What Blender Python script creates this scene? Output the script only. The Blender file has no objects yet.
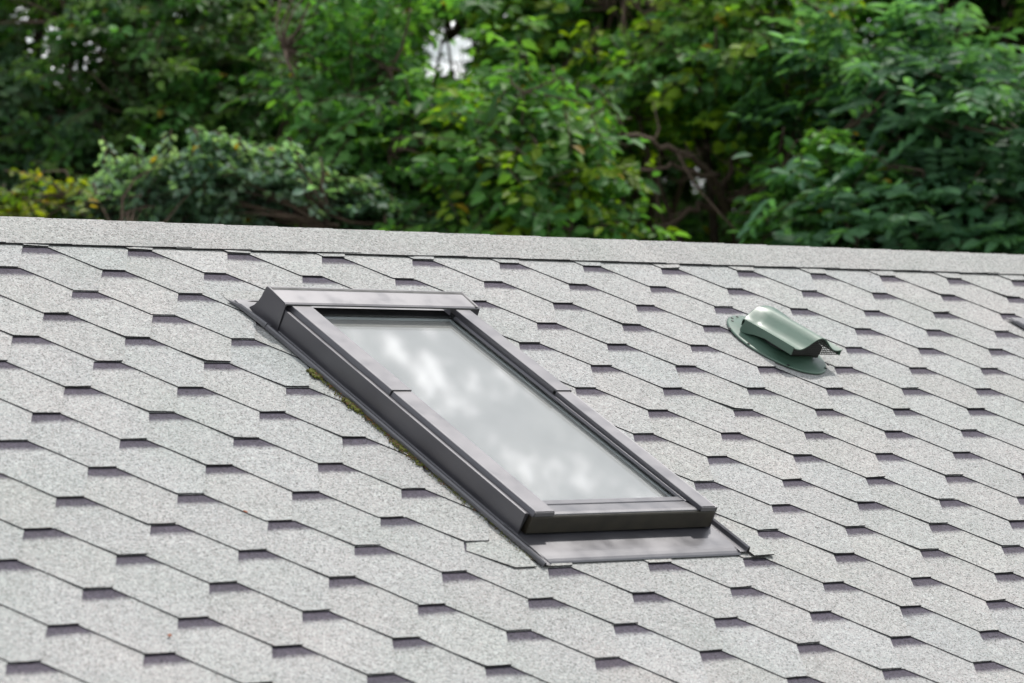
import bpy, bmesh, math, random
import numpy as np
from mathutils import Vector, Matrix, noise
R = math.radians
random.seed(7)
S = bpy.context.scene
COL = S.collection

# ------------------------------------------------------------------ frame of the roof
TH = R(28.2825)                      # pitch of the roof
CT, ST = math.cos(TH), math.sin(TH)
Z0 = 4.6                             # height of the first shingle row under the ridge cap
PS, H = 0.333, 0.130187              # tab width, course exposure
ORG = Vector((0, 0, Z0))
def W(u, w, n=0.0):                  # along the ridge, down the slope, out of the roof -> world
    return Vector((u, -w * CT - n * ST, Z0 - w * ST + n * CT))

# ------------------------------------------------------------------ helpers
def tag(o, label=None, cat=None, group=None, kind=None):
    if label: o['label'] = label
    if cat: o['category'] = cat
    if group: o['group'] = group
    if kind: o['kind'] = kind
    return o
def empty(name, loc, rot=(0, 0, 0)):
    o = bpy.data.objects.new(name, None); COL.objects.link(o)
    o.location = loc; o.rotation_euler = rot
    o.empty_display_size = 0.2
    return o
def link(name, me, mat, parent=None):
    o = bpy.data.objects.new(name, me); COL.objects.link(o)
    if mat:
        for m in (mat if isinstance(mat, (list, tuple)) else [mat]): me.materials.append(m)
    if parent: o.parent = parent
    return o
def mesh_obj(name, verts, faces, mat, parent=None, bevel=0, smooth=False, segs=2):
    me = bpy.data.meshes.new(name)
    me.from_pydata([tuple(v) for v in verts], [], faces)
    bm = bmesh.new(); bm.from_mesh(me)
    bmesh.ops.recalc_face_normals(bm, faces=bm.faces)
    bm.to_mesh(me); bm.free()
    if smooth: me.shade_smooth()
    o = link(name, me, mat, parent)
    if bevel:
        b = o.modifiers.new('bevel', 'BEVEL'); b.width = bevel; b.segments = segs; b.limit_method = 'ANGLE'; b.angle_limit = R(35)
    return o
class MB:
    def __init__(s): s.v = []; s.f = []
    def add(s, v, f):
        k = len(s.v); s.v += [tuple(p) for p in v]; s.f += [tuple(i + k for i in q) for q in f]
    def box(s, x0, x1, y0, y1, z0, z1):
        s.add([(x0,y0,z0),(x1,y0,z0),(x1,y1,z0),(x0,y1,z0),(x0,y0,z1),(x1,y0,z1),(x1,y1,z1),(x0,y1,z1)],
              [(0,3,2,1),(4,5,6,7),(0,1,5,4),(1,2,6,5),(2,3,7,6),(3,0,4,7)])
    def loft(s, A, B):               # closed section A to closed section B, capped
        n = len(A)
        s.add(list(A) + list(B), [(i, (i+1) % n, n + (i+1) % n, n + i) for i in range(n)] + [tuple(range(n-1, -1, -1)), tuple(range(n, 2*n))])
    def tube(s, pts, rad, sides=6):
        pts = [Vector(p) for p in pts]; rings = []
        for i, p in enumerate(pts):
            d = (pts[min(i+1, len(pts)-1)] - pts[max(i-1, 0)]).normalized()
            a = d.orthogonal().normalized() if i == 0 else (a - d * a.dot(d)).normalized()
            b = d.cross(a); r = rad[i] if hasattr(rad, '__len__') else rad
            rings.append([p + (a * math.cos(2*math.pi*k/sides) + b * math.sin(2*math.pi*k/sides)) * r for k in range(sides)])
        k0 = len(s.v)
        for rg in rings: s.v += [tuple(q) for q in rg]
        for i in range(len(pts)-1):
            for k in range(sides):
                a0 = k0 + i*sides + k; a1 = k0 + i*sides + (k+1) % sides
                s.f.append((a0, a1, a1 + sides, a0 + sides))
        s.f.append(tuple(k0 + k for k in range(sides-1, -1, -1)))
        e = k0 + (len(pts)-1)*sides
        s.f.append(tuple(e + k for k in range(sides)))
    def build(s, name, mat, parent=None, bevel=0, smooth=False):
        return mesh_obj(name, s.v, s.f, mat, parent, bevel, smooth)
def ribbon(pts, t):                  # a bent sheet's closed section from its outline, t thick (to the left of travel)
    P = [Vector((p[0], p[1])) for p in pts]; off = []
    for i, p in enumerate(P):
        a = (P[i] - P[i-1]).normalized() if i else (P[1] - P[0]).normalized()
        b = (P[i+1] - P[i]).normalized() if i < len(P)-1 else a
        na, nb = Vector((-a.y, a.x)), Vector((-b.y, b.x))
        m = (na + nb); m = m / max(m.dot(na), 0.4) if m.length > 1e-6 else na
        off.append(p + m * t)
    return P + off[::-1]

# ------------------------------------------------------------------ node helpers / materials
def newmat(name):
    m = bpy.data.materials.new(name); m.use_nodes = True
    nt = m.node_tree; b = nt.nodes['Principled BSDF']
    return m, nt, b
def N(nt, t, **kw):
    n = nt.nodes.new(t)
    for k, v in kw.items():
        if k in n.inputs: n.inputs[k].default_value = v
        else: setattr(n, k, v)
    return n
def L(nt, a, b): nt.links.new(a, b)
def ramp(nt, stops, fac=None, interp='LINEAR'):
    r = nt.nodes.new('ShaderNodeValToRGB'); e = r.color_ramp; e.interpolation = interp
    while len(e.elements) < len(stops): e.elements.new(0.5)
    for el, (p, c) in zip(e.elements, stops):
        el.position = p; el.color = (c, c, c, 1) if not hasattr(c, '__len__') else (*c, 1)
    if fac is not None: L(nt, fac, r.inputs[0])
    return r
def mixc(nt, blend, fac, a, b):
    m = nt.nodes.new('ShaderNodeMix'); m.data_type = 'RGBA'; m.blend_type = blend
    for sock, v in ((m.inputs[0], fac), (m.inputs[6], a), (m.inputs[7], b)):
        if hasattr(v, 'default_value') or hasattr(v, 'links'): L(nt, v, sock)
        else: sock.default_value = v if not hasattr(v, '__len__') else (*v, 1)
    return m.outputs[2]
def maths(nt, op, a, b=None, clamp=False):
    m = nt.nodes.new('ShaderNodeMath'); m.operation = op; m.use_clamp = clamp
    for sock, v in ((m.inputs[0], a), (m.inputs[1], b)):
        if v is None: continue
        if hasattr(v, 'links'): L(nt, v, sock)
        else: sock.default_value = v
    return m.outputs[0]

def shingle_mat():
    m, nt, b = newmat('shingle_granules')
    tc = N(nt, 'ShaderNodeTexCoord').outputs['Object']
    v1 = N(nt, 'ShaderNodeTexVoronoi', Scale=310.0); L(nt, tc, v1.inputs['Vector'])
    sep = N(nt, 'ShaderNodeSeparateColor'); L(nt, v1.outputs['Color'], sep.inputs[0])
    gr = ramp(nt, [(0, (.08,.079,.08)), (.09, (.19,.188,.188)), (.22, (.298,.295,.292)), (.78, (.365,.362,.358)), (1, (.50,.498,.495))], sep.outputs[0])
    tintr = ramp(nt, [(0, (1.05,.98,.97)), (.3, (1,1,1.01)), (.7, (.985,1.005,.995)), (1, (.95,1.0,1.02))], sep.outputs[1])
    c = mixc(nt, 'MULTIPLY', 1.0, gr.outputs[0], tintr.outputs[0])
    v2 = N(nt, 'ShaderNodeTexNoise', Scale=75.0, Detail=3.0); L(nt, tc, v2.inputs['Vector'])
    r2 = ramp(nt, [(.3, .88), (.7, 1.10)], v2.outputs['Fac'])
    c = mixc(nt, 'MULTIPLY', 1.0, c, r2.outputs[0])
    v3 = N(nt, 'ShaderNodeTexNoise', Scale=3.2, Detail=4.0); L(nt, tc, v3.inputs['Vector'])
    r3 = ramp(nt, [(.3, (.93,.96,.94)), (.55, (1,1,1)), (.75, (1.05,1.025,1.02))], v3.outputs['Fac'])
    c = mixc(nt, 'MULTIPLY', 1.0, c, r3.outputs[0])
    at = N(nt, 'ShaderNodeAttribute', attribute_name='tint')
    c = mixc(nt, 'MULTIPLY', 1.0, c, at.outputs['Color'])
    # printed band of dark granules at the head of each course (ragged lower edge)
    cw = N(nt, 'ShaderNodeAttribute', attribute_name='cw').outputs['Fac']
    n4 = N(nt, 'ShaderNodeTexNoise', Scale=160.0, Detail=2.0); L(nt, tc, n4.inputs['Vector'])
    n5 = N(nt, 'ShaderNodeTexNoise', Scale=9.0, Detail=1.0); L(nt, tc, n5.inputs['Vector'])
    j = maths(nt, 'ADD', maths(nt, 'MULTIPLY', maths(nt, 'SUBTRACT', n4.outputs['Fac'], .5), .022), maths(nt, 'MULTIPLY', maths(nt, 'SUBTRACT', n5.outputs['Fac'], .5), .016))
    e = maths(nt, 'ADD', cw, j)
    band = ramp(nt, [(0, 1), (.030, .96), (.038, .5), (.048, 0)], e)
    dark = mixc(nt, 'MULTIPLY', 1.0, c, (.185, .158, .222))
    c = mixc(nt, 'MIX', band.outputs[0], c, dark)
    L(nt, c, b.inputs['Base Color'])
    b.inputs['Roughness'].default_value = .85
    b.inputs['Specular IOR Level'].default_value = .3
    bp = N(nt, 'ShaderNodeBump', Strength=.35, Distance=.0015); L(nt, sep.outputs[2], bp.inputs['Height']); L(nt, bp.outputs[0], b.inputs['Normal'])
    return m
def plain(name, col, rough=.6, metal=0, spec=.5, noise_amt=0, noise_scale=30, coat=0):
    m, nt, b = newmat(name)
    b.inputs['Roughness'].default_value = rough; b.inputs['Metallic'].default_value = metal
    b.inputs['Specular IOR Level'].default_value = spec
    b.inputs['Coat Weight'].default_value = coat
    tc = N(nt, 'ShaderNodeTexCoord').outputs['Object']
    n = N(nt, 'ShaderNodeTexNoise', Scale=noise_scale, Detail=5.0); L(nt, tc, n.inputs['Vector'])
    r = ramp(nt, [(.3, tuple(x*(1-noise_amt) for x in col)), (.7, tuple(x*(1+noise_amt) for x in col))], n.outputs['Fac'])
    L(nt, r.outputs[0], b.inputs['Base Color'])
    rr = ramp(nt, [(.3, max(rough-.08, .02)), (.7, min(rough+.08, 1))], n.outputs['Fac'])
    L(nt, rr.outputs[0], b.inputs['Roughness'])
    return m
M_SH = shingle_mat()
M_EDGE = plain('bitumen_edge', (.022,.020,.024), .8)
M_METAL = plain('grey_lacquered_aluminium', (.024,.023,.029), .40, 0, .5, .10, 14); M_METAL.node_tree.nodes['Principled BSDF'].inputs['IOR'].default_value = 2.1; M_METAL.node_tree.nodes['Principled BSDF'].inputs['Specular Tint'].default_value = (.96,.945,1,1)
M_FLASH = plain('grey_flashing_sheet', (.042,.041,.049), .38, 0, .5, .12, 12); M_FLASH.node_tree.nodes['Principled BSDF'].inputs['IOR'].default_value = 2.1; M_FLASH.node_tree.nodes['Principled BSDF'].inputs['Specular Tint'].default_value = (.97,.96,1,1)
M_BROWN = plain('dark_brown_cover', (.038,.032,.024), .42, .1, .5, .25, 25)
M_GASK = plain('black_gasket', (.015,.015,.017), .6)
M_GREEN = plain('green_vent_plastic', (.060,.118,.085), .52, .0, .5, .10, 20, .3)
M_GREEN.node_tree.nodes['Principled BSDF'].inputs['Coat Roughness'].default_value = .3
M_GREEN.node_tree.nodes['Principled BSDF'].inputs['Coat IOR'].default_value = 1.7
M_HOLE = plain('screw_dark', (.012,.012,.012), .5)
M_PLAST = plain('pale_plaster', (.55,.52,.46), .9, 0, .3, .06, 4)
M_FASC = plain('brown_fascia', (.12,.08,.05), .7, 0, .3, .2, 10)
M_BLIND = plain('pale_blind_fabric', (.47,.47,.455), .9, 0, .2, .06, 9)
M_SPACER = plain('pale_spacer', (.84,.90,.93), .35, 0)
M_MOSS, nt, b = newmat('moss')
tc = N(nt, 'ShaderNodeTexCoord').outputs['Object']
nn = N(nt, 'ShaderNodeTexNoise', Scale=70.0, Detail=4.0); L(nt, tc, nn.inputs['Vector'])
rr = ramp(nt, [(.34, (.20,.085,.035)), (.44, (.06,.05,.02)), (.56, (.12,.135,.012)), (.68, (.05,.038,.025))], nn.outputs['Fac'])
L(nt, rr.outputs[0], b.inputs['Base Color']); b.inputs['Roughness'].default_value = .95
# window glass: clear where looked through, mirror by the fresnel law
M_GLASS, nt, b = newmat('window_glass')
nt.nodes.remove(b); out = nt.nodes['Material Output']
lw = N(nt, 'ShaderNodeLayerWeight', Blend=.5)
fr = maths(nt, 'ADD', maths(nt, 'MULTIPLY', maths(nt, 'POWER', lw.outputs['Facing'], 5.0), .86), .14)
tr = N(nt, 'ShaderNodeBsdfTransparent'); tr.inputs[0].default_value = (.955,.96,.96,1)
gl = N(nt, 'ShaderNodeBsdfGlossy'); gl.inputs['Roughness'].default_value = .012
mx = N(nt, 'ShaderNodeMixShader'); L(nt, fr, mx.inputs[0]); L(nt, tr.outputs[0], mx.inputs[1]); L(nt, gl.outputs[0], mx.inputs[2])
L(nt, mx.outputs[0], out.inputs['Surface'])
def leaf_mat(name, rough=.5, trans=.5, spec=.28):
    m, nt, b = newmat(name)
    at = N(nt, 'ShaderNodeAttribute', attribute_name='tint')
    L(nt, at.outputs['Color'], b.inputs['Base Color'])
    b.inputs['Roughness'].default_value = rough; b.inputs['Specular IOR Level'].default_value = spec
    t = N(nt, 'ShaderNodeBsdfTranslucent')
    g = mixc(nt, 'MULTIPLY', 1.0, at.outputs['Color'], (1.5, 1.7, .6)); L(nt, g, t.inputs[0])
    mx = N(nt, 'ShaderNodeMixShader'); mx.inputs[0].default_value = trans
    out = nt.nodes['Material Output']
    L(nt, b.outputs[0], mx.inputs[1]); L(nt, t.outputs[0], mx.inputs[2]); L(nt, mx.outputs[0], out.inputs['Surface'])
    return m
M_LEAF = leaf_mat('leaf')
M_BARK = plain('bark', (.045,.034,.026), .9, 0, .2, .35, 18)
M_TWIG = plain('twig_bark', (.085,.060,.045), .85, 0, .25, .3, 30)
M_GRASS = plain('grass_ground', (.05,.075,.022), .95, 0, .1, .4, 3)

# ------------------------------------------------------------------ house: roof of hexagonal shingles
house = empty('house', (0, 0, 0))
tag(house, 'house with a light grey roof of hexagonal bitumen shingles below the trees', 'house')
U_A, U_B, W_END = -4.5, 9.0, 4.25
RIDGE_W = lambda u: -0.158 - 0.0085 * u    # where the ridge lies (it is not quite straight with the courses)
FL, DG = 0.231, 0.269
T = 0.0028
rowU = {0:.002,1:0,2:.005,3:.0015,4:.0045,5:.005,6:-.001,7:0,8:-.0025,9:-.0025,10:-.0025,11:-.0025,12:.005,13:.0025,14:.001,15:0,16:-.0035,17:-.0065}
rowW = {0:0,1:0,2:-.001,3:-.0015,4:-.004,5:-.003,6:.001,7:-.001,8:.001,9:0,10:.002,11:.002,12:-.003,13:-.003,14:0,15:-.001,16:.003,17:.007}
sv, sf, smi, scw, stint = [], [], [], [], []
def add_faces(v, f, mi, cw, tint):
    k = len(sv); sv.extend(v); sf.extend([tuple(i + k for i in q) for q in f]); smi.extend(mi); scw.extend(cw); stint.extend([tint] * len(v))
NROW = int(W_END / H)
rs = random.Random(3)
for k in range(-1, NROW):              # course k: notch tops on row k-... bottom edge of its tabs on row j+1
    j = k                              # notch row j, bottom row j+1
    jb = j + 1
    par = .5 * (jb % 2)
    i0, i1 = int(U_A / PS) - 1, int(U_B / PS) + 1
    cache = None
    strip = 0
    for i in range(i0, i1):
        if (i - i0) % 3 == 0:
            g = rs.gauss(1.01, .020); wr = rs.gauss(-.002, .008)
            tint = (g*(1+wr), g, g*(1-wr*.8), 1)
        q = rs.gauss(1, .008); tt = (tint[0]*q, tint[1]*q, tint[2]*q, 1)
        ou = rowU.get(jb, 0) + rs.gauss(0, .0012); ow = rowW.get(jb, 0) + rs.gauss(0, .001)
        oT = rowW.get(j, 0)
        ub = (i + par) * PS + ou
        u = [ub - (DG + FL/2)*PS, ub - DG*PS, ub, ub + FL*PS, ub + (FL + DG)*PS, ub + (FL + DG + FL/2)*PS]
        wn, wb = j*H + oT, jb*H + ow
        wt = (j-1)*H + rowW.get(j-1, 0)
        lift = [max(0, rs.gauss(.0006, .0009)) for _ in range(2)]
        if rs.random() < .05: lift[rs.randrange(2)] += .003
        z = lambda w: -2*T + T*(w - (j-1)*H)/H
        wl = wt - .012
        wm = (wn + wb)/2
        ra = rs.gauss(0, .0012); rb = rs.gauss(0, .0012)
        if k < 1: wl = max(wl, RIDGE_W(ub) + .004); wn = max(wn, RIDGE_W(ub) + .006); wm = (wn + wb)/2
        P = [(u[0],wl),(u[1],wl),(u[4],wl),(u[5],wl),           # 0-3 head, under the course above
             (u[0],wn),(u[1],wn),(u[4],wn),(u[5],wn),           # 4-7 notch row
             ((u[1]+u[2])/2 + ra, wm),((u[3]+u[4])/2 + rb, wm),  # 8-9
             (u[2],wb),((u[2]+u[3])/2, wb + rs.gauss(0,.0008)),(u[3],wb)]        # 10-12
        zz = [z(w) for _, w in P]
        zz[10] += lift[0]; zz[12] += lift[1]; zz[11] += (lift[0]+lift[1])/2 * rs.uniform(.4, 1.2)
        top = [W(p[0], p[1], h) for p, h in zip(P, zz)]
        low = [W(p[0], p[1], h - T*1.05) for p, h in zip(P, zz)]
        cw = [p[1] - wt for p in P]
        edge = [4, 5, 8, 10, 11, 12, 9, 6, 7]
        f = [(0,4,5,1),(1,5,6,2),(2,6,7,3),(5,8,9,6),(8,10,11,12,9)]
        mi = [0]*5
        v = top + [low[e] for e in edge]
        cwv = cw + [cw[e] for e in edge]
        for a in range(len(edge)-1):
            f.append((edge[a], 13+a, 13+a+1, edge[a+1])); mi.append(1)
        add_faces(v, f, mi, cwv, tt)
# cut pieces of shingle fitted by hand round the roof window
def patch(poly, n0, n1, tint, cwv=.1, skirt=None, soft=()):
    ws = [p[1] for p in poly]; a, b2 = min(ws), max(ws); nv = len(poly)
    zz = [n0 + (n1-n0)*(p[1]-a)/(b2-a) for p in poly]
    zz = [p[2] if len(p) > 2 else h for p, h in zip(poly, zz)]
    add_faces([W(p[0],p[1],h) for p, h in zip(poly, zz)] + [W(p[0],p[1],h-T) for p, h in zip(poly, zz)],
              [tuple(range(nv))] + [(i, nv+i, nv+(i+1) % nv, (i+1) % nv) for i in (range(nv) if skirt is None else skirt)], [0] + [0 if i in soft else 1 for i in (range(nv) if skirt is None else skirt)], [cwv]*(2*nv), tint)
patch([(.338,1.570,-.0040),(.316,1.596,-.0027),(.398,1.688),(.466,1.688),(.484,1.60),(.484,1.51),(.36,1.51)], -.0048, .0024, (.98,1,.98,1), .1, (1, 2))
patch([(.474,.232,-.0035),(.474,.314,.0006),(.535,.3155,.0098),(.62,.316),(.9,.313),(1.22,.315),(1.22,.232)], -.0025, .0112, (1,1,.99,1), .1, (1,2,3,4))
patch([(1.203,1.56),(1.200,1.692),(1.275,1.690),(1.315,1.62),(1.30,1.56)], .001, .0075, (1,1.01,.99,1))
me = bpy.data.meshes.new('roof'); me.from_pydata([tuple(v) for v in sv], [], sf)
me.materials.append(M_SH); me.materials.append(M_EDGE)
me.polygons.foreach_set('material_index', smi)
a = me.attributes.new('cw', 'FLOAT', 'POINT'); a.data.foreach_set('value', scw)
a = me.attributes.new('tint', 'FLOAT_COLOR', 'POINT'); a.data.foreach_set('color', [x for c in stint for x in c])
roof = bpy.data.objects.new('roof', me); COL.objects.link(roof); roof.parent = house
roof['label'] = 'light grey slope of hexagonal shingles with dark printed granule bands'

def sh_attrs(o, tints):               # attributes the shingle material reads
    me = o.data; nv = len(me.vertices)
    a = me.attributes.new('cw', 'FLOAT', 'POINT'); a.data.foreach_set('value', [.1]*nv)
    a = me.attributes.new('tint', 'FLOAT_COLOR', 'POINT'); a.data.foreach_set('color', [x for c in tints for x in c])
# ridge cap: overlapping bent strips
capv, capf, capt, capm = [], [], [], []
STEP = .2
def ridge_y(u): w = RIDGE_W(u); return -w*CT, Z0 - w*ST
u = U_A; n = 0
while u < U_B:
    ua, ub = u, u + STEP + .06         # each strip runs under its left neighbour's end... left one lies on top
    g = rs.gauss(.955, .022); tint = (g*1.005, g, g*.99, 1)
    sec = []
    for uu, lift in ((ua - .0, .0028), (ub, .0056)):   # right end sits higher, over the next strip
        y, z = ridge_y(uu)
        apex = Vector((uu, y, z + lift*.8 + .004))
        wl = -.004 - .0085*uu - .004 + rs.gauss(0, .0016)
        fr_ = W(uu, wl, lift)
        frm = W(uu, (wl + RIDGE_W(uu))/2 , lift + .002)
        n1 = W(uu, RIDGE_W(uu) + .018, lift + .002)
        bk = Vector((uu, 2*y - n1.y, n1.z)); bk2 = Vector((uu, 2*y - fr_.y, fr_.z))
        top = [fr_, frm, n1, apex, bk, bk2]
        sec.append(top + [p - Vector((0, 0, T*.8)) for p in top[::-1]])
    k = len(capv); m = len(sec[0])
    capv += sec[0] + sec[1]; capt += [tint]*(2*m)
    h2 = m//2
    for q in range(m):
        r = (q+1) % m
        capf.append((k+q, k+r, k+m+r, k+m+q)); capm.append(0 if q < h2-1 else 1)
    capf.append(tuple(k+q for q in range(m-1, -1, -1))); capm.append(1)
    capf.append(tuple(k+m+q for q in range(m))); capm.append(1)
    u += STEP + rs.gauss(0, .006)
me = bpy.data.meshes.new('ridge_cap'); me.from_pydata([tuple(v) for v in capv], [], capf)
me.materials.append(M_SH); me.materials.append(M_EDGE); me.polygons.foreach_set('material_index', capm)
cap = bpy.data.objects.new('ridge_cap', me); COL.objects.link(cap); cap.parent = roof
sh_attrs(cap, capt)
# far slope, fascia and walls of the house
YR = .158*CT; ZR = Z0 + .158*ST
mb = MB()
yb = YR + W_END*CT; zb = ZR - W_END*ST
mb.add([(U_A,YR-.01,ZR-.02),(U_B,YR-.01,ZR-.02-.0),(U_B,yb,zb),(U_A,yb,zb),(U_A,YR-.01,ZR-.08),(U_B,YR-.01,ZR-.08),(U_B,yb,zb-.06),(U_A,yb,zb-.06)],
       [(0,1,2,3),(7,6,5,4),(0,4,5,1),(1,5,6,2),(2,6,7,3),(3,7,4,0)])
bs = mb.build('far_slope', M_SH, roof); sh_attrs(bs, [(1,1,1,1)]*len(bs.data.vertices))
mb = MB()                               # boarding under the shingles
A_ = [W(U_A, -.15, -.016), W(U_A, W_END-.05, -.016), W(U_A, W_END-.05, -.045), W(U_A, -.15, -.045)]
B_ = [W(U_B, -.15, -.016), W(U_B, W_END-.05, -.016), W(U_B, W_END-.05, -.045), W(U_B, -.15, -.045)]
mb.loft(A_, B_); mb.build('roof_boarding', M_FASC, roof)
ye = -(W_END-.35)*CT; ze = Z0 - (W_END-.4)*ST - .1
yf = 2*YR - ye
mb = MB()
x0, x1 = U_A+.4, U_B-.4
mb.add([(x0,ye,0),(x0,yf,0),(x0,yf,ze),(x0,YR,ZR-.12),(x0,ye,ze),(x1,ye,0),(x1,yf,0),(x1,yf,ze),(x1,YR,ZR-.12),(x1,ye,ze)],
       [(0,1,2,3,4),(9,8,7,6,5),(0,4,9,5),(1,6,7,2)])
mb.build('wall', M_PLAST, house)

# ------------------------------------------------------------------ roof window
UC, WC = .8355, 1.0
def P3(u, w, n): return (u - UC, -(w - WC), n)          # window coordinates (on the roof plane)
def prof_u(sec, w0, w1): return [P3(u, w0, n) for u, n in sec], [P3(u, w1, n) for u, n in sec]     # section across, run down the slope
def prof_w(sec, u0, u1): return [P3(u0, w, n) for w, n in sec], [P3(u1, w, n) for w, n in sec]
def mir(sec): return [(2*UC - u, n) for u, n in sec][::-1]
ROOFROT = (TH, 0, 0)
def make_skylight():
    root = empty('roof_window', W(UC, WC, 0), ROOFROT)
    def sheet(name, parts, mat, bevel=.0008, parent=root):
        mb = MB()
        for A, B in parts: mb.loft(A, B)
        return mb.build(name, mat, parent, bevel)
    # side gutters: lip, floor and upstand
    lipL = ribbon([(.4725,.0025),(.474,.0165),(.4762,.0195),(.479,.0165),(.481,.006),(.506,.006),(.508,.010)], .0013)
    lipU = ribbon([(.4695,.004),(.472,.0185),(.4745,.0215),(.4775,.0185),(.481,.0075),(.507,.0075)], .0013)
    lipN = ribbon([(.4835,.0012),(.4850,.0100),(.4872,.0126),(.4897,.0105),(.4915,.0055),(.506,.0055),(.508,.010)], .0013)
    sheet('gutter_flashing', [prof_u(lipN, .435, 1.692)], M_FLASH)
    sheet('gutter_flashing', [prof_u(mir(lipL), .44, 1.672)], M_FLASH)
    # upper flashing: tray above the window with its own lips
    tray = ribbon([(.306,.0060),(.385,.0062),(.400,.0062)], .0015)
    m = MB(); A, B = prof_w(tray, .4845, 2*UC-.4765); m.loft(A, B)
    A = [P3(u, .292 if q else .292, n) for q, (u, n) in enumerate(lipU)]
    lipV = ribbon([(.4825,.003),(.4840,.0120),(.4865,.0148),(.4895,.0125),(.4925,.0075),(.507,.0075)], .0013)
    for sec in (lipV, mir(lipU)):
        s = [(u, n) for u, n in sec]
        cu = sum(p[0] for p in s)/len(s)
        k_ = 1 if cu < UC else 0
        A = [P3(u - .017*k_, .303, .0035 + (n-.004)*.16) for u, n in s]
        B = [P3(u, .46, n) for u, n in s]; C = [P3(u - .008*k_, .345, n*.85) for u, n in s]
        m.loft(A, C); m.loft(C, B)
    m.build('top_flashing', M_FLASH, root, .0006)
    # upstands (dark grey side walls), top edge folded in
    wl = ribbon([(.5065,.004),(.5075,.0675),(.5105,.0685),(.519,.0675),(.520,.055)], -.0015)
    sheet('side_casing', [prof_u(wl, .478, 1.553)], M_METAL)
    sheet('side_casing', [prof_u(mir(wl), .478, 1.553)], M_METAL)
    # hood over the top end
    secs = []
    mb = MB()
    hood = [(w-.0135, n-.0065) for w, n in ribbon([(.398,.068),(.404,.093),(.409,.0985),(.432,.0985),(.492,.0945),(.4985,.0918),(.4993,.0880)], -.0016)]
    A, B = prof_w(hood, .5029, 2*UC-.4925); mb.loft(A, B)
    mb.build('hood', M_METAL, root, .0008)
    for s in (1, -1):                    # cheeks with a swept back edge
        pts = [(.5005,.0035),(.5005,.083),(.4995,.0915),(.4925,.0947),(.432,.0988),(.408,.0988),(.4035,.094),(.398,.066),(.390,.045),(.379,.026),(.366,.0120),(.360,.0040)]
        pts = [(w-.0135, n-.0065 if n > .05 else n*.87) for w, n in pts]
        us = (.5034,.5059) if s == 1 else (2*UC-.4955, 2*UC-.4930)
        m2 = MB(); foot = lambda n: (.012 * max(0, 1 - n/.03)**2)*0
        m2.loft([P3(us[0], w, n) for w, n in pts], [P3(us[1], w, n) for w, n in pts])
        m2.build('hood_cheek', M_METAL, root, .0006)
    # dark rib along the hood's upper edge
    mb = MB(); A, B = prof_w([(.4015,.0910),(.4015,.0930),(.4125,.0927),(.4125,.0910)], .511, 2*UC-.499); mb.loft(A, B); A, B = prof_w([(.4120,.0905),(.4120,.0927),(.4825,.0885),(.4825,.0865)], 2*UC-.5062, 2*UC-.4995); mb.loft(A, B)
    mb.build('hood_seam', M_GASK, root)
    # side rails in two lengths, the upper one lapping over the lower
    def rail(u0, u1, nt_, nb, w0, w1):
        sec = [(u0,nb),(u0+.0050,nt_-.0016),(u0+.0068,nt_),(u1-.0015,nt_),(u1,nt_-.001),(u1,nb+.004),(u1-.002,nb+.004),(u1-.002,nt_-.003),(u0+.0068,nt_-.003),(u0+.0018,nb)]
        return sec
    for right in (False, True):
        for (w0, w1, d) in ((.466, .951, .0035), (.94, 1.563, 0)):
            if not right: sec = rail(.5245-d, .592, .0780+d, .0620, w0, w1)
            else: sec = mir(rail(.5245-d, .580, .0780+d, .0620, w0, w1))
            o = sheet('side_rail', [prof_u(sec, w0, w1)], M_METAL, .0007)
    # black gasket and sash sides inside the rails
    for (a0, a1) in ((.5330, .586), (2*UC-.578, 2*UC-.5330)):
        mb = MB(); A, B = prof_u([(a0,.02),(a1,.02),(a1,.0735),(a0,.0735)], .47, 1.553); mb.loft(A, B)
        mb.build('sash_side', M_GASK, root)
    mb = MB(); A, B = prof_w([(.440,.02),(.440,.0550),(.4760,.0550),(.4775,.0540),(.4775,.02)], .5865, 2*UC-.5785); mb.loft(A, B)
    mb.build('sash_head', M_GASK, root)
    # inner glazing beads along the right and top of the pane
    mb = MB(); uR = 2*UC-.578
    A, B = prof_u([(uR-.012,.060),(uR-.002,.0605),(uR-.001,.0665),(uR-.009,.0668)], .50, 1.515); mb.loft(A, B)
    mb.build('glazing_bead', M_METAL, root, .0006)
    # bottom cover: ledge and dark front face, with a lower glazing strip
    mb = MB(); led = ribbon([(1.5105,.0635),(1.548,.0672),(1.5585,.0665),(1.5605,.0625)], -.0014)
    A, B = prof_w(led, .5935, 2*UC-.5795); mb.loft(A, B)
    mb.build('sash_ledge', M_METAL, root, .0006)
    mb = MB(); A, B = prof_w([(1.485,.0625),(1.5065,.0648),(1.5085,.0620),(1.5085,.055),(1.485,.055)], .5935, 2*UC-.5795); mb.loft(A, B)
    mb.build('glazing_bead', M_METAL, root, .0006)
    mb = MB()
    A, B = prof_w([(1.5615,.0640),(1.5640,.0600),(1.5625,.0170),(1.5560,.0135),(1.5005,.0135),(1.5005,.0590),(1.553,.0620)], .5255, 2*UC-.5225); mb.loft(A, B)
    mb.build('front_cover', M_BROWN, root, .0015)
    for s in (0, 1):                     # brown plugs closing the rail ends
        u0, u1 = ((.5285,.591) if not s else (2*UC-.579, 2*UC-.5285))
        mb = MB(); A, B = prof_w([(1.5600,.0765),(1.5655,.0755),(1.5665,.0655),(1.5600,.0650)], u0, u1); mb.loft(A, B)
        mb.build('rail_end_cap', M_METAL, root, .0006)
    # apron under the window
    mb = MB(); apr = ribbon([(1.50,.0125),(1.553,.0118),(1.640,.0102),(1.655,.0092),(1.666,.0074),(1.674,.0046),(1.678,.0010)], -.0016)
    A, B = prof_w(apr, .5035, 2*UC-.5035); mb.loft(A, B)
    mb.build('apron_flashing', M_FLASH, root, .0006)
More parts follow.
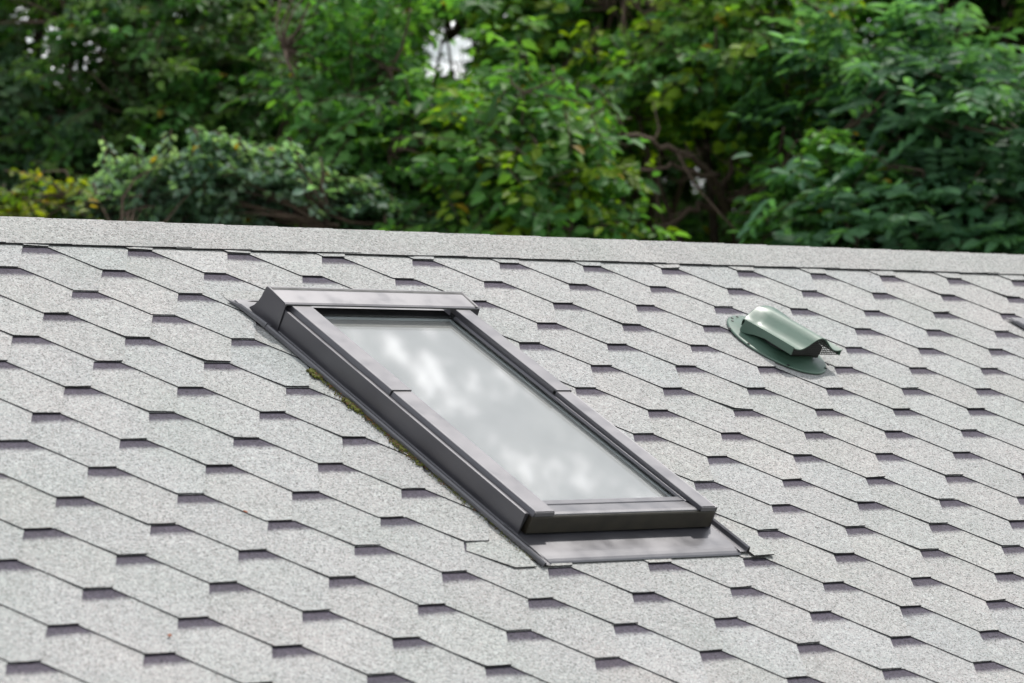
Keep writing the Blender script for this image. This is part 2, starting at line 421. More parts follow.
    # glass and what lies under it
    mb = MB(); mb.loft(*prof_u([(.5865,.0500),(uR-.0005,.0500),(uR-.0005,.0540),(.5865,.0540)], .4780, 1.4995))
    me_ = mb
    pane = me_.build('pane', M_GLASS, root)
    mb = MB()
    f0, f1, g0, g1 = .588, uR-.0012, .4785, 1.492
    for (a0, a1, b0, b1) in ((f0, f0+.006, g0, g1), (f1-.006, f1, g0, g1), (f0+.006, f1-.006, g0, g0+.008), (f0+.006, f1-.006, g1-.006, g1)):
        mb.loft([P3(a0,b0,.0445),P3(a1,b0,.0445),P3(a1,b1,.0445),P3(a0,b1,.0445)], [P3(a0,b0,.0485),P3(a1,b0,.0485),P3(a1,b1,.0485),P3(a0,b1,.0485)])
    mb.build('glass_spacer', M_SPACER, root)
    mb = MB(); mb.loft([P3(.587,.4780,.038),P3(uR-.0008,.4780,.038),P3(uR-.0008,1.4995,.038),P3(.587,1.4995,.038)], [P3(.587,.4780,.044),P3(uR-.0008,.4780,.044),P3(uR-.0008,1.4995,.044),P3(.587,1.4995,.044)])
    mb.build('blind', M_BLIND, root)
    return root
win = make_skylight()
tag(win, 'grey metal framed roof window with cloud reflections in its pane, in the middle of the shingle roof', 'roof window', 'roof windows in the shingle slope')
def copy_tree(o, parent=None):
    c = o.copy(); COL.objects.link(c)
    if parent: c.parent = parent
    for ch in list(o.children): copy_tree(ch, c)
    return c
w2 = copy_tree(win)
w2.location = W(UC + 3.185, WC - .002, 0)
tag(w2, 'second roof window at the right edge of the picture, only a dark upper corner of its flashing in view', 'roof window')

# moss and grit caught along the left gutter
def blob(mb, c, r, seed):
    bm = bmesh.new(); bmesh.ops.create_icosphere(bm, subdivisions=2, radius=1)
    vs = [Vector(c) + Vector((v.co.x*r[0], v.co.y*r[1], v.co.z*r[2])) * (1 + .45*noise.noise(v.co*2.3 + Vector((seed, 0, 0)))) for v in bm.verts]
    mb.add(vs, [tuple(v.index for v in f.verts) for f in bm.faces]); bm.free()
mb = MB(); rm = random.Random(5)
def mossrow(w0, w1, cnt, big):
    for _ in range(int(cnt*3.4)):
        w = rm.uniform(w0, w1); s = rm.uniform(.3, 1) * big
        u = .4825 - abs(rm.gauss(0, .0095))
        blob(mb, W(u, w, .002), (.0032*s, .0038*s, .0034*s), rm.uniform(0, 99))
mossrow(.69, .735, 52, 1.3); mossrow(.73, .85, 50, .6); mossrow(.85, .92, 66, 1.3); mossrow(.92, 1.07, 66, .6)
mossrow(1.07, 1.12, 40, 1.05); mossrow(1.12, 1.20, 44, .7); mossrow(1.20, 1.42, 60, .5); mossrow(1.42, 1.66, 40, .42)
moss = mb.build('moss', M_MOSS, None, 0, True)
tag(moss, 'yellow green and rusty moss tufts along the lower side of the window gutter', 'moss', None, 'stuff')

# two dry leaf flakes on the shingles
M_DRY = plain('dry_leaf', (.30,.10,.05), .8, 0, .3, .3, 120)
def flake(u, w, s, a, label):
    o = empty('dry_leaf', W(u, w, .001), ROOFROT); o.rotation_euler = (TH, 0, 0)
    tag(o, label, 'leaf')
    vs, fs = [], []
    for i in range(9):
        t = i/8; x = (t-.5)*s; h = .35*s*math.sin(math.pi*t)*(1+.3*math.sin(9*t))
        for q in (-1, 0, 1):
            vs.append((x*math.cos(a) - q*h*math.sin(a), x*math.sin(a) + q*h*math.cos(a), .0012 + .16*s*(q*q) + .25*s*(t-.5)**2))
    for i in range(8):
        for q in (0, 1): fs.append((i*3+q, i*3+q+1, i*3+q+4, i*3+q+3))
    b_ = mesh_obj('blade', vs, fs, M_DRY, o, 0, True)
    sm = b_.modifiers.new('thick', 'SOLIDIFY'); sm.thickness = .0006
flake(-.737, 1.895, .014, .5, 'small red brown flake of dry leaf on the pale shingles, low on the left')
flake(-.207, 1.398, .012, 2.1, 'small red brown flake of dry leaf on the shingles left of the gutter end')

# ------------------------------------------------------------------ green roof vent
VU, VW = 2.372, .53
def make_vent():
    root = empty('roof_vent', W(VU, VW, 0), ROOFROT)
    Q = lambda u, w, n: (u - VU, -(w - VW), n)
    def oval(cu, cw, a, b, n, k=56, e=1.95):
        out = []
        for i in range(k):
            t = 2*math.pi*i/k; c, s = math.cos(t), math.sin(t)
            out.append(Q(cu + a*math.copysign(abs(c)**(2/e), c), cw + b*math.copysign(abs(s)**(2/e), s), n))
        return out
    # flange: a dished oval plate
    rings = [oval(2.366,.515,.130,.187,.0015), oval(2.366,.515,.130,.187,.0045), oval(2.366,.515,.126,.183,.0065),
             oval(2.366,.515,.106,.160,.0075), oval(2.366,.515,.102,.156,.0105), oval(2.366,.515,.092,.135,.0115), oval(2.366,.515,.086,.128,.018), oval(2.366,.515,.0,.0,.0185)]
    v = [p for r in rings for p in r]; k = 56
    f = [(a*k+i, a*k+(i+1) % k, (a+1)*k+(i+1) % k, (a+1)*k+i) for a in range(len(rings)-1) for i in range(k)]
    fl = mesh_obj('flange', v, f, M_GREEN, root, 0, True)
    for (u, w) in ((2.322,.352),(2.352,.343),(2.305,.372),(2.462,.650),(2.430,.672),(2.285,.655),(2.250,.42),(2.2415,.52),(2.50,.5),(2.40,.342),(2.45,.37)):
        mb = MB(); mb.loft([Q(u+.0045*math.cos(t*.7854), w+.0045*math.sin(t*.7854), .0062) for t in range(8)], [Q(u+.0042*math.cos(t*.7854), w+.0042*math.sin(t*.7854), .0086) for t in range(8)])
        mb.build('screw', M_HOLE, root)
    # hood: wavy roof-tile profile, rising towards the open mouth
    du = [-.105,-.100,-.088,-.075,-.062,-.047,-.032,-.016,0,.016,.032,.047,.062,.075,.088,.100,.107]
    nn_ = [.0705,.0675,.0645,.0640,.0675,.0760,.0880,.0985,.1025,.0990,.0885,.0765,.0670,.0625,.0620,.0640,.0655]
    def row(w, dn, dw=0):
        k = min(1, max(0, (.462 - w)/.06)); k = k*k*(3-2*k)        # the waves flatten into a rounded shell at the back
        out = []
        for d, n_ in zip(du, nn_):
            arch = .066 + .0365*math.cos(min(abs(d)/.108, 1)*math.pi/2)**.9
            n2 = n_ + (max(arch, n_) - n_)*k
            out.append((2.3755 + d, w + dw*(1 - (n2-.06)/.045), n2 + dn))
        return out
    rows = [row(.402, -.040, .05), row(.404, -.026, .045), row(.410, -.0205, .040), row(.425, -.0190, .034), row(.442, -.0180, .026), row(.462, -.0165, .02), row(.52, -.012), row(.60, -.005), row(.664, 0, 0)]
    m = len(du); top = [Q(*p) for r in rows for p in r]; low = [Q(p[0], p[1], p[2]-.003) for r in rows for p in r]
    nr = len(rows); f = []
    for a in range(nr-1):
        for i in range(m-1):
            q = (a*m+i, a*m+i+1, (a+1)*m+i+1, (a+1)*m+i); f.append(q); f.append(tuple(x + nr*m for x in q[::-1]))
    per = [i for i in range(m)] + [a*m+m-1 for a in range(1, nr)] + [(nr-1)*m+i for i in range(m-2, -1, -1)] + [a*m for a in range(nr-2, 0, -1)]
    for i in range(len(per)): a, b2 = per[i], per[(i+1) % len(per)]; f.append((a, b2, b2+nr*m, a+nr*m))
    hd = mesh_obj('hood', top + low, f, M_GREEN, root, 0, True)
    hd.data.set_sharp_from_angle(angle=R(42))
    # side cheeks with a scooped lower edge
    for s in (-1, 1):
        u0 = 2.3755 - .1045 if s < 0 else 2.3755 + .103
        tp = [(.449,.049),(.52,.0555),(.60,.0630),(.662,.0685)]; bt = [(.662,.0445),(.645,.0435),(.59,.0395),(.545,.037),(.50,.0260),(.46,.012),(.442,.012)]
        if s > 0: tp = [(w, n-.006) for w, n in tp]
        mb = MB(); mb.loft([Q(u0, w, n) for w, n in tp+bt], [Q(u0+.003, w, n) for w, n in tp+bt])
        mb.build('cheek', M_GREEN, root, .0006)
    # back plate and collar in shadow
    mb = MB()
    a = [(2.275,.46),(2.475,.46),(2.470,.425),(2.44,.415),(2.41,.40),(2.3755,.395),(2.34,.40),(2.31,.415),(2.28,.432)]
    mb.loft([Q(x, y, .012) for x, y in a], [Q(x, y + .006, .040) for x, y in a]); mb.build('back_plate', M_GREEN, root, .002, True)
    mb = MB(); rg = [oval(2.372,.53,.07,.085,.0185,28,2), oval(2.372,.53,.066,.08,.046,28,2)]
    mb.loft(*rg); mb.build('collar', M_HOLE, root)
    # grille: bars across the mouth
    mb = MB(); w_ = .655
    def topn(u): return np.interp(u - 2.3755, du, nn_) - .004
    u = 2.276
    while u < 2.474:
        mb.loft([Q(u,w_,.044),Q(u+.0016,w_,.044),Q(u+.0016,w_,topn(u)),Q(u,w_,topn(u))], [Q(u,w_+.0016,.044),Q(u+.0016,w_+.0016,.044),Q(u+.0016,w_+.0016,topn(u)),Q(u,w_+.0016,topn(u))]); u += .0072
    for n_ in (.044,.0505,.057,.0635,.070,.0765,.083,.0895):
        us = [x for x in np.arange(2.274, 2.4765, .002) if topn(x) > n_]
        segs = []; 
        for x in us:
            if segs and x - segs[-1][1] < .003: segs[-1][1] = x
            else: segs.append([x, x])
        for a0, a1 in segs:
            if a1 - a0 > .004: mb.loft([Q(a0,w_+.0002,n_),Q(a1,w_+.0002,n_),Q(a1,w_+.0002,n_+.0016),Q(a0,w_+.0002,n_+.0016)], [Q(a0,w_+.002,n_),Q(a1,w_+.002,n_),Q(a1,w_+.002,n_+.0016),Q(a0,w_+.002,n_+.0016)])
    mb.build('grille', M_HOLE, root)
    us = np.linspace(2.302, 2.442, 14)  # black plate added behind the grille to block light and darken the mouth
    bf = [(u, .014) for u in (2.330, 2.442)][::-1]
    sec = [(x, topn(x) - .010) for x in us] + bf
    mb = MB(); mb.loft([Q(x, .615, n_) for x, n_ in sec], [Q(x, .619, n_) for x, n_ in sec]); mb.build('mouth_light_block', M_HOLE, root)
    return root
vent = make_vent()
tag(vent, 'green plastic roof vent with wavy hood and oval flange on the shingles', 'roof vent')

# ------------------------------------------------------------------ camera
cam_d = bpy.data.cameras.new('camera'); cam = bpy.data.objects.new('camera', cam_d); COL.objects.link(cam)
CL = Vector((-4.86709947, -7.37528121, -0.38990063)) + ORG
mat = Matrix(((0.74613474, -0.01051454, -0.66571195), (-0.66579498, -0.0117833, -0.74604169), (0, 0.99987529, -0.01579246)))
cam.matrix_world = Matrix.Translation(CL) @ mat.to_4x4()
F = 3343.42
cam_d.sensor_width = 36; cam_d.lens = F/1024*36
cam_d.clip_start = .1; cam_d.clip_end = 2000
cam_d.dof.use_dof = True; cam_d.dof.focus_distance = 9.1; cam_d.dof.aperture_fstop = 4.2; cam_d.dof.aperture_blades = 9
S.camera = cam
def at(px, py, D):                      # place seen at a pixel, D metres ahead
    return cam.matrix_world @ Vector(((px-512)/F*D, (341.5-py)/F*D, -D))

# ------------------------------------------------------------------ ground
mb = MB(); mb.add([(-600,-600,0),(600,-600,0),(600,600,0),(-600,600,0)], [(0,1,2,3)])
tag(mb.build('ground', M_GRASS), None, None, None, 'structure')

# ------------------------------------------------------------------ trees
def curve(p0, p1, bend, n=7, rng=None):
    p0, p1 = Vector(p0), Vector(p1); out = []
    b = Vector((rng.gauss(0,1), rng.gauss(0,1), rng.gauss(0,.6))) * bend
    for i in range(n):
        t = i/(n-1); p = p0.lerp(p1, t) + b*math.sin(math.pi*t)
        if 0 < i < n-1: p += Vector((rng.gauss(0,1), rng.gauss(0,1), rng.gauss(0,1)))*bend*.12
        out.append(p)
    return out
def leaves_mesh(name, base, tip_dir, nrm, size, asp, tint, parent, mat=None):
    n = len(base)
    d = tip_dir/np.linalg.norm(tip_dir, axis=1, keepdims=True)
    s = np.cross(d, nrm); s /= np.linalg.norm(s, axis=1, keepdims=True)+1e-9
    u = np.cross(s, d)
    Lg = size[:, None]; Wd = Lg*asp
    fold = .22
    v = np.empty((n, 6, 3), np.float32)
    v[:,0] = base
    v[:,1] = base + d*Lg*.32 + s*Wd*.5 + u*Wd*fold
    v[:,2] = base + d*Lg*.68 + s*Wd*.40 + u*Wd*fold*.8 - u*Lg*.03
    v[:,3] = base + d*Lg - u*Lg*.10
    v[:,4] = base + d*Lg*.68 - s*Wd*.40 + u*Wd*fold*.8 - u*Lg*.03
    v[:,5] = base + d*Lg*.32 - s*Wd*.5 + u*Wd*fold
    idx = np.arange(n)[:, None]*6
    q = np.concatenate([idx + np.array([[0,1,2,3]]), idx + np.array([[0,3,4,5]])], 1).reshape(-1)
    me = bpy.data.meshes.new(name)
    me.vertices.add(n*6); me.vertices.foreach_set('co', v.reshape(-1))
    me.loops.add(len(q)); me.loops.foreach_set('vertex_index', q.astype(np.int32))
    me.polygons.add(n*2); me.polygons.foreach_set('loop_start', np.arange(0, n*8, 4, dtype=np.int32))
    me.update(calc_edges=True); me.validate()
    a = me.attributes.new('tint', 'FLOAT_COLOR', 'POINT')
    c = np.ones((n, 6, 4), np.float32); c[:, :, :3] = tint[:, None, :]
    a.data.foreach_set('color', c.reshape(-1))
    return link(name, me, mat or M_LEAF, parent)
def tree(name, label, cat, base, zc, rad, ntw, leaf, asp, cols, seed, group=None, twl=.5, lpt=16, clump=.5, freq=1.1, pinnate=False, holes=(), spread=1.0, yellow=.01, limbs=12, droop=.15, trunk_r=.11, shell=.2, bare_limbs=()):
    """trunk with limbs, twigs set through an uneven crown volume, leaves along every twig"""
    ntw = int(ntw*1.7); leaf *= 1.08
    cols = [tuple(np.clip((m_ + (x-m_)*1.12)*2.25, .004, 1) for x in c) for c in cols for m_ in (sum(c)/3,)]
    rng = random.Random(seed); nr = np.random.default_rng(seed)
    bx, by = base; root = empty(name, (bx, by, 0))
    tag(root, label, cat, group)
    rx, ry, rz = rad
    top = zc + rz*.75
    tr = curve((0,0,-.05), (rng.gauss(0,.15), rng.gauss(0,.15), top), .12, 9, rng)
    mb = MB(); mb.tube(tr, [trunk_r*(1.15 - .95*i/8) for i in range(9)], 9)
    mb.build('trunk', M_BARK, root, 0, True)
    mb = MB(); skel = []
    for i in range(limbs):
        t = rng.uniform(.32, .9); a = tr[min(int(t*8), 7)].lerp(tr[min(int(t*8)+1, 8)], (t*8) % 1)
        ph = i*2.4 + rng.gauss(0,.3)
        e = Vector((math.cos(ph)*rx*rng.uniform(.6,.95), math.sin(ph)*ry*rng.uniform(.6,.95), zc + rng.uniform(-.7,.85)*rz))
        c = curve(a, e, .16*max(rx,ry)*.7, 8, rng); r0 = trunk_r*(1.1-t)*.45 + .007
        mb.tube(c, [r0*(1-.85*k/7)+.003 for k in range(8)], 6); skel += c[2:]
    for line, r0 in bare_limbs:          # leafless limbs, with a side shoot or two
        ln_ = [Vector(q) - Vector((bx, by, 0)) for q in line]
        pts_ = []
        for a_, b_ in zip(ln_, ln_[1:]):
            for q in range(4): pts_.append(a_.lerp(b_, q/4) + Vector((rng.gauss(0,.014), rng.gauss(0,.014), rng.gauss(0,.014))))
        pts_.append(ln_[-1]); m_ = len(pts_)
        mb.tube(pts_, [r0*(1 - .8*q/m_) + .003 for q in range(m_)], 6)
        for q in range(3, m_-1, 3):
            e_ = pts_[q] + Vector((rng.gauss(0,.22), rng.gauss(0,.2), rng.gauss(.05,.2)))
            mb.tube(curve(pts_[q], e_, .03, 5, rng), [r0*.4, r0*.32, r0*.25, r0*.2, r0*.12], 5)
    HC = np.array([tuple(h[0]) for h in holes]); HR = np.array([h[1] for h in holes])
    # twig places
    pts = []; tries = 0
    off = Vector((seed*3.17, seed*1.7, 0))
    while len(pts) < ntw and tries < ntw*14:
        tries += 1
        d = Vector((rng.gauss(0,1), rng.gauss(0,1), rng.gauss(0,1))).normalized()
        r = rng.uniform(shell**3, 1)**(1/3)
        bump = 1 + .42*noise.noise(d*1.7 + off) + .25*noise.noise(d*4.3 - off)
        p = Vector((d.x*rx*r*bump, d.y*ry*r*bump, zc + d.z*rz*r*bump))
        if noise.noise(p*freq + off*1.3) < clump - .62 + rng.gauss(0,.06): continue
        pw = p + Vector((bx,by,0))
        pts.append((p, d))
    B, D, NN, SZ, TI = [], [], [], [], []
    sk = np.array([tuple(p) for p in skel])
    for k, (p, d) in enumerate(pts):
        hw = Vector((p.x+bx, p.y+by, p.z)); bare = bool(len(HC)) and bool((np.linalg.norm(HC - np.array(hw), axis=1) < HR*1.35).any())
        td = Vector((d.x*.8 + rng.gauss(0,.7), d.y*.8 + rng.gauss(0,.7), rng.gauss(.05,.35) - droop)).normalized()
        ln = twl*rng.uniform(.6,1.25)
        q0 = p - td*ln*.5
        if k % 3 == 0 and not bare:
            dd = ((sk - np.array(q0))**2).sum(1); jn = int(dd.argmin())
            if dd[jn] < (max(rx,rz)*.7)**2: mb.tube(curve(sk[jn], q0, .05, 5, rng), [.010,.008,.0065,.005,.004], 4)
        sag = [q0 + td*ln*t + Vector((0,0,-.10*ln*t*t*(1+droop*3))) for t in (0,.33,.66,1)]
        if not bare: mb.tube(sag, [.0045,.0038,.003,.002], 3)
        base_c = np.array(cols[rng.randrange(len(cols))])*np.clip(rng.gauss(1,.16), .6, 1.5)
        side = td.cross(Vector((0,0,1)));  side = side.normalized() if side.length > .01 else Vector((1,0,0))
        n_l = max(4, int(lpt*rng.uniform(.7,1.25)))
        if not pinnate:
            for i in range(n_l):
                t = (i+.5)/n_l; pos = q0 + td*ln*t + Vector((0,0,-.10*ln*t*t*(1+droop*3)))
                sgn = 1 if i % 2 else -1
                ld = td*rng.uniform(.25,.9) + side*sgn*spread*rng.uniform(.5,1.1) + Vector((rng.gauss(0,.25), rng.gauss(0,.25), rng.gauss(-.12-droop,.3)))
                nm = Vector((rng.gauss(0,.38) + d.x*.75, rng.gauss(0,.38) + d.y*.75, .85))
                B.append(pos + ld.normalized()*.015); D.append(ld); NN.append(nm); SZ.append(leaf*rng.uniform(.65,1.25))
                c = base_c*np.clip(rng.gauss(1,.13), .6, 1.5)
                if rng.random() < yellow: c = np.array((.36,.24,.02))*rng.uniform(.6,1.1)
                TI.append(c)
        else:                            # compound leaves: pairs of leaflets on a stalk
            for i in range(max(2, n_l//9)):
                t = rng.uniform(.1,1); pos = q0 + td*ln*t
                st = (td*.5 + side*rng.choice((-1,1))*rng.uniform(.3,1) + Vector((rng.gauss(0,.3),rng.gauss(0,.3),rng.gauss(.05,.25)))).normalized()
                sl = leaf*2.6*rng.uniform(.8,1.2)
                s2 = st.cross(Vector((0,0,1))); s2 = s2.normalized() if s2.length > .01 else Vector((1,0,0))
                nm = Vector((rng.gauss(0,.3) + d.x*.7, rng.gauss(0,.3) + d.y*.7, .85))
                cc = base_c*np.clip(rng.gauss(1,.12), .6, 1.5)
                for m_ in range(9):
                    tt = .25 + .75*(m_//2)/4; sg = 1 if m_ % 2 else -1
                    ld = st*.55 + s2*sg*.85 if m_ < 8 else st
                    B.append(pos + st*sl*tt + Vector((0,0,-.12*sl*tt*tt))); D.append(ld + Vector((0,0,rng.gauss(-.15,.12)))); NN.append(nm + Vector((rng.gauss(0,.15),rng.gauss(0,.15),0)))
                    SZ.append(leaf*rng.uniform(.8,1.15)); TI.append(cc*np.clip(rng.gauss(1,.07), .7, 1.3))
    mb.build('branches', M_TWIG, root, 0, True)
    keep = np.ones(len(B), bool); BW = np.array([tuple(x) for x in B]) + np.array((bx, by, 0))
    for hc, hr in holes:
        for i in np.nonzero(np.linalg.norm(BW - np.array(hc), axis=1) < 1.6*hr)[0]:
            pw = Vector(BW[i])
            if (pw - hc).length < hr*(1 + .55*noise.noise(pw*7)): keep[i] = False
    B, D, NN, SZ, TI = ([x for x, q in zip(A_, keep) if q] for A_ in (B, D, NN, SZ, TI))
    leaves_mesh('crown', np.array([tuple(x) for x in B], np.float32), np.array([tuple(x) for x in D], np.float32), np.array([tuple(x) for x in NN], np.float32), np.array(SZ, np.float32), asp, np.array(TI, np.float32), root)
    return root
def xy(px, D): p = at(px, 200, D); return (p.x, p.y)
def zz(py, D): return at(512, py, D).z
MID = [(.046,.082,.024),(.036,.072,.026),(.058,.098,.026),(.032,.058,.023)]
BLUE = [(.045,.090,.050),(.035,.075,.045),(.055,.105,.062),(.030,.062,.038)]
YEL = [(.085,.125,.016),(.060,.105,.018),(.110,.150,.020),(.045,.085,.016)]
FRESH = [(.047,.105,.030),(.038,.088,.029),(.062,.120,.032),(.030,.066,.024)]
DARK = [(.026,.052,.018),(.020,.043,.016),(.034,.064,.021)]
GREY = [(.070,.105,.070),(.055,.090,.058),(.085,.12,.085),(.040,.070,.045)]
hole1 = at(448, 52, 19); hole2 = at(75, 62, 19)
def holes(*a): return [(at(px, py, D), r) for px, py, D, r in a]
G = 'trees behind the house'
SKY = ((452,50,.23),(434,62,.15),(464,38,.15),(78,64,.26),(54,46,.2),(868,28,.15),(828,32,.12),(778,148,.15),(822,158,.12),(640,120,.12),(128,24,.15))
rg_ = random.Random(21)
SKY += tuple((rg_.uniform(0, 1024), rg_.uniform(0, 150) if k < 22 else rg_.uniform(90, 215), rg_.uniform(.075, .125)) for k in range(34)) + ((84,54,.16),(70,74,.17),(440,46,.16),(868,22,.15),(880,34,.13))
BARE = [(at(px, py, 18.4), r) for px, py, r in ((690,185,.36),(645,205,.30),(728,200,.30),(640,160,.2),(610,215,.2))]
BARE = [(p_ + cam.matrix_world.to_3x3() @ Vector((0,0,-o)), r) for p_, r in BARE for o in (-.9,-.6,-.3,0,.3,.6,.9)]
def gaps(D, k=1.1, os=(-1, -.7, -.35, 0, .35, .7, 1)): return [(at(px, py, D + o), r*k) for px, py, r in SKY for o in os]
# nearest: shrubs and low trees whose tops are lit
tree('shrub', 'pale blue green glossy shrub low over the ridge on the left', 'shrub', xy(222, 17.2), zz(238,17.2), (.88,.75,.46), 820, .050, .74, [(.085,.128,.098),(.07,.112,.085),(.105,.142,.115),(.048,.08,.056)], 13, G, lpt=21, twl=.32, clump=.36, trunk_r=.03, limbs=7)
tree('shrub', 'yellow green shrub with a few orange leaves at the far left over the ridge', 'shrub', xy(22, 17.0), zz(252,17.0), (.36,.4,.42), 110, .055, .6, [(.065,.085,.012),(.045,.075,.014),(.085,.09,.012)], 14, G, lpt=13, twl=.36, limbs=6, yellow=.10, trunk_r=.03)
tree('broadleaf_tree', 'fresh green leafy tree in the middle behind the roof window', 'tree', xy(400, 18.3), zz(200,18.3), (.95,.85,1.1), 560, .078, .55, FRESH, 15, G, lpt=16, twl=.46, clump=.50, yellow=.006, trunk_r=.06, holes=gaps(18))
tree('broadleaf_tree', 'bright green tree with scattered orange leaves right of the middle', 'tree', xy(505, 17.6), zz(225,17.6), (.70,.75,.85), 400, .078, .58, FRESH+YEL[:1], 16, G, lpt=16, twl=.46, clump=.52, yellow=.012, trunk_r=.06, holes=gaps(17.6) + BARE)
tree('broadleaf_tree', 'yellowish green tree with bare brown lower branches behind the roof vent', 'tree', xy(725, 18.8), zz(75,18.8), (.90,.9,.95), 560, .066, .7, YEL+FRESH, 17, G, lpt=16, twl=.42, clump=.54, trunk_r=.06, holes=gaps(18.8) + BARE,
     bare_limbs=[([at(x, y, D_) for x, y, D_ in ln], r) for ln, r in (([(742,262,18.7),(728,215,18.4),(715,178,18.0),(678,150,17.7),(640,136,17.5),(598,128,17.4)], .026), ([(728,215,18.4),(700,205,18.1),(668,222,17.9),(628,240,17.7)], .020), ([(722,195,18.3),(735,150,18.2),(738,110,18.3)], .018), ([(715,178,18.0),(690,172,17.8),(650,168,17.6),(610,176,17.5)], .014), ([(724,205,18.3),(760,190,18.1),(800,176,18.0)], .014))])
tree('broadleaf_tree', 'blue green tree with large feather shaped leaves at the right edge', 'tree', xy(960, 17.8), zz(190,17.8), (.95,.95,1.05), 520, .100, .40, BLUE, 18, G, lpt=34, twl=.5, clump=.50, pinnate=True, trunk_r=.06, holes=gaps(17.8))
tree('shrub', 'small bright shrub low over the ridge between the bare branches and the vent', 'shrub', xy(850, 17.4), zz(262,17.4), (.50,.6,.60), 230, .075, .55, FRESH, 19, G, lpt=15, twl=.36, clump=.46, trunk_r=.03)
# middle distance
tree('broadleaf_tree', 'dark blue green small leaved tree at the left edge above the ridge', 'tree', xy(-5, 19.6), zz(90,19.6), (1.15,1.1,1.25), 900, .058, .62, [(.055,.092,.055),(.045,.080,.05),(.068,.105,.062)], 11, G, lpt=22, twl=.45, clump=.48, droop=.35, holes=gaps(19.6))
tree('broadleaf_tree', 'olive green tree with small sky gaps, left of the middle behind the ridge', 'tree', xy(190, 20.0), zz(95,20.0), (1.3,1.2,1.35), 1150, .064, .6, MID+FRESH[:2], 12, G, lpt=20, twl=.5, clump=.50, holes=gaps(20.6))
tree('broadleaf_tree', 'mid green tree behind the fresh green one, beside the white sky gap', 'tree', xy(335, 21.2), zz(30,21.2), (1.0,1.0,1.2), 700, .075, .58, FRESH+MID, 21, G, lpt=16, twl=.5, clump=.50, holes=gaps(21.2))
tree('broadleaf_tree', 'leafy tree with orange specks standing above the bright green one', 'tree', xy(590, 20.2), zz(60,20.2), (1.2,1.1,1.25), 820, .078, .58, FRESH+YEL, 22, G, lpt=16, twl=.5, clump=.52, yellow=.012, holes=gaps(20.2) + [(at(x, y, D_), r) for D_ in (19.3, 19.8, 20.3, 20.8) for x, y, r in ((680,185,.36),(640,205,.28),(725,200,.3))])
tree('broadleaf_tree', 'bluish tree with feather leaves and bare twigs above the roof vent', 'tree', xy(875, 21.0), zz(110,21), (1.0,1.0,1.1), 460, .100, .42, BLUE+MID, 23, G, lpt=34, twl=.5, clump=.53, pinnate=True, holes=gaps(21) + [(at(862, 52, 20.6), .4), (at(895, 75, 20.4), .3)],
     bare_limbs=[([at(x, y, D_) for x, y, D_ in ln], r) for ln, r in (([(905,150,20.6),(880,95,20.2),(850,58,19.9),(820,68,19.8)], .022), ([(850,58,19.9),(890,38,19.8),(935,12,19.7)], .016))])
tree('broadleaf_tree', 'bright green tree top in the upper right corner with yellow hanging seeds', 'tree', xy(1010, 19.4), zz(-25,19.4), (.8,.8,.65), 330, .085, .45, FRESH+YEL, 24, G, yellow=.06, lpt=34, twl=.45, clump=.48, pinnate=True)
# rear
for i, (px, D, sd, nt_, nm) in enumerate(((40,25,31,620,'dense dark tree far back behind the blue green tree at the left edge'),(230,24,32,1000,'dense dark tree far back above the pale shrub'),(505,26,33,800,'dense dark tree far back framing the white sky gap in the middle'),
                             (620,24,34,900,'dense dark tree far back between the two bright green trees'),(800,25,35,560,'dense dark tree far back above the roof vent'),(1000,24,36,800,'dense dark tree far back behind the feather leaved tree'))):
    tree('broadleaf_tree', nm, 'tree', xy(px, D), zz(120, D), (1.9,1.7,2.4), nt_, .09, .6, DARK+MID[:2], sd, G, lpt=14, twl=.6, clump=.44, trunk_r=.12, limbs=16, holes=gaps(D, 1.3, (-2, -1.6, -1.2, -.8, -.4, 0, .4, .8, 1.2, 1.6, 2)))

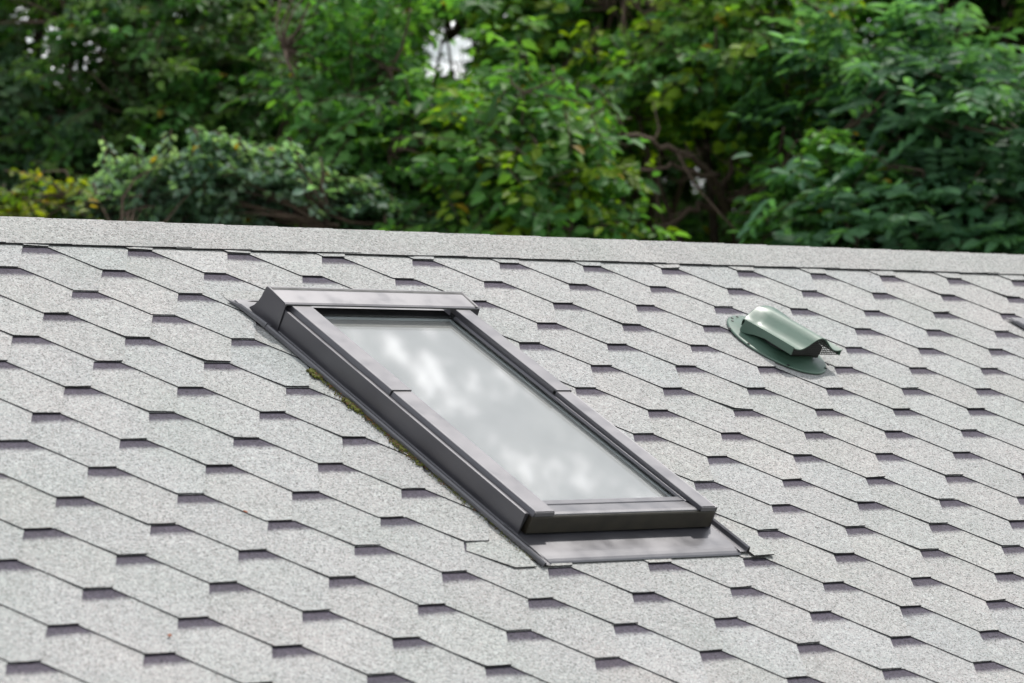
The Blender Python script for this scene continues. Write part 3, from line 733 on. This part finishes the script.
# ------------------------------------------------------------------ light and sky
sd = Vector((.45, .08, 1.0)).normalized()
el = math.asin(sd.z); az = math.atan2(sd.x, sd.y)
wd = bpy.data.worlds.new('World'); S.world = wd; wd.use_nodes = True
nt = wd.node_tree; bg = nt.nodes['Background']
sky = N(nt, 'ShaderNodeTexSky'); sky.sky_type = 'NISHITA'; sky.sun_disc = False; sky.sun_elevation = el; sky.sun_rotation = az
sky.dust_density = 2.5; sky.air_density = 1.0
tc = N(nt, 'ShaderNodeTexCoord')
mp = N(nt, 'ShaderNodeMapping'); mp.inputs['Scale'].default_value = (1,1,1.9); mp.inputs['Location'].default_value = (.0050,-.004,.034); L(nt, tc.outputs['Generated'], mp.inputs['Vector'])
n1 = N(nt, 'ShaderNodeTexNoise', Scale=7.5, Detail=6.0, Roughness=.52); L(nt, mp.outputs[0], n1.inputs['Vector'])
r1 = ramp(nt, [(.36, .55), (.52, .72), (.60, 1.0)], n1.outputs['Fac'])
n2 = N(nt, 'ShaderNodeTexNoise', Scale=60.0, Detail=7.0, Roughness=.62); L(nt, mp.outputs[0], n2.inputs['Vector'])
r2 = ramp(nt, [(.34, (4.0,4.3,4.4)), (.52, (6.4,6.7,6.7)), (.58, (12,12,12)), (.66, (22,22,22))], n2.outputs['Fac'])
c = mixc(nt, 'MIX', r1.outputs[0], sky.outputs[0], r2.outputs[0])
L(nt, c, bg.inputs['Color']); bg.inputs['Strength'].default_value = .13
sl = bpy.data.lights.new('sun', 'SUN'); sl.energy = 3.0; sl.angle = R(2.5); sl.color = (1, .965, .91)
so = bpy.data.objects.new('sun', sl); COL.objects.link(so); so.rotation_euler = sd.to_track_quat('Z', 'Y').to_euler(); so.location = (0, 0, 30)

S.render.engine = 'CYCLES'
S.cycles.max_bounces = 8; S.cycles.transparent_max_bounces = 8
S.cycles.use_denoising = True; S.cycles.denoiser = 'OPENIMAGEDENOISE'; S.cycles.denoising_input_passes = 'RGB_ALBEDO_NORMAL'; S.cycles.denoising_prefilter = 'ACCURATE'
S.view_settings.view_transform = 'Standard'; S.view_settings.look = 'None'; S.view_settings.gamma = 1; S.view_settings.use_curve_mapping = False
S.view_settings.exposure = 0.2
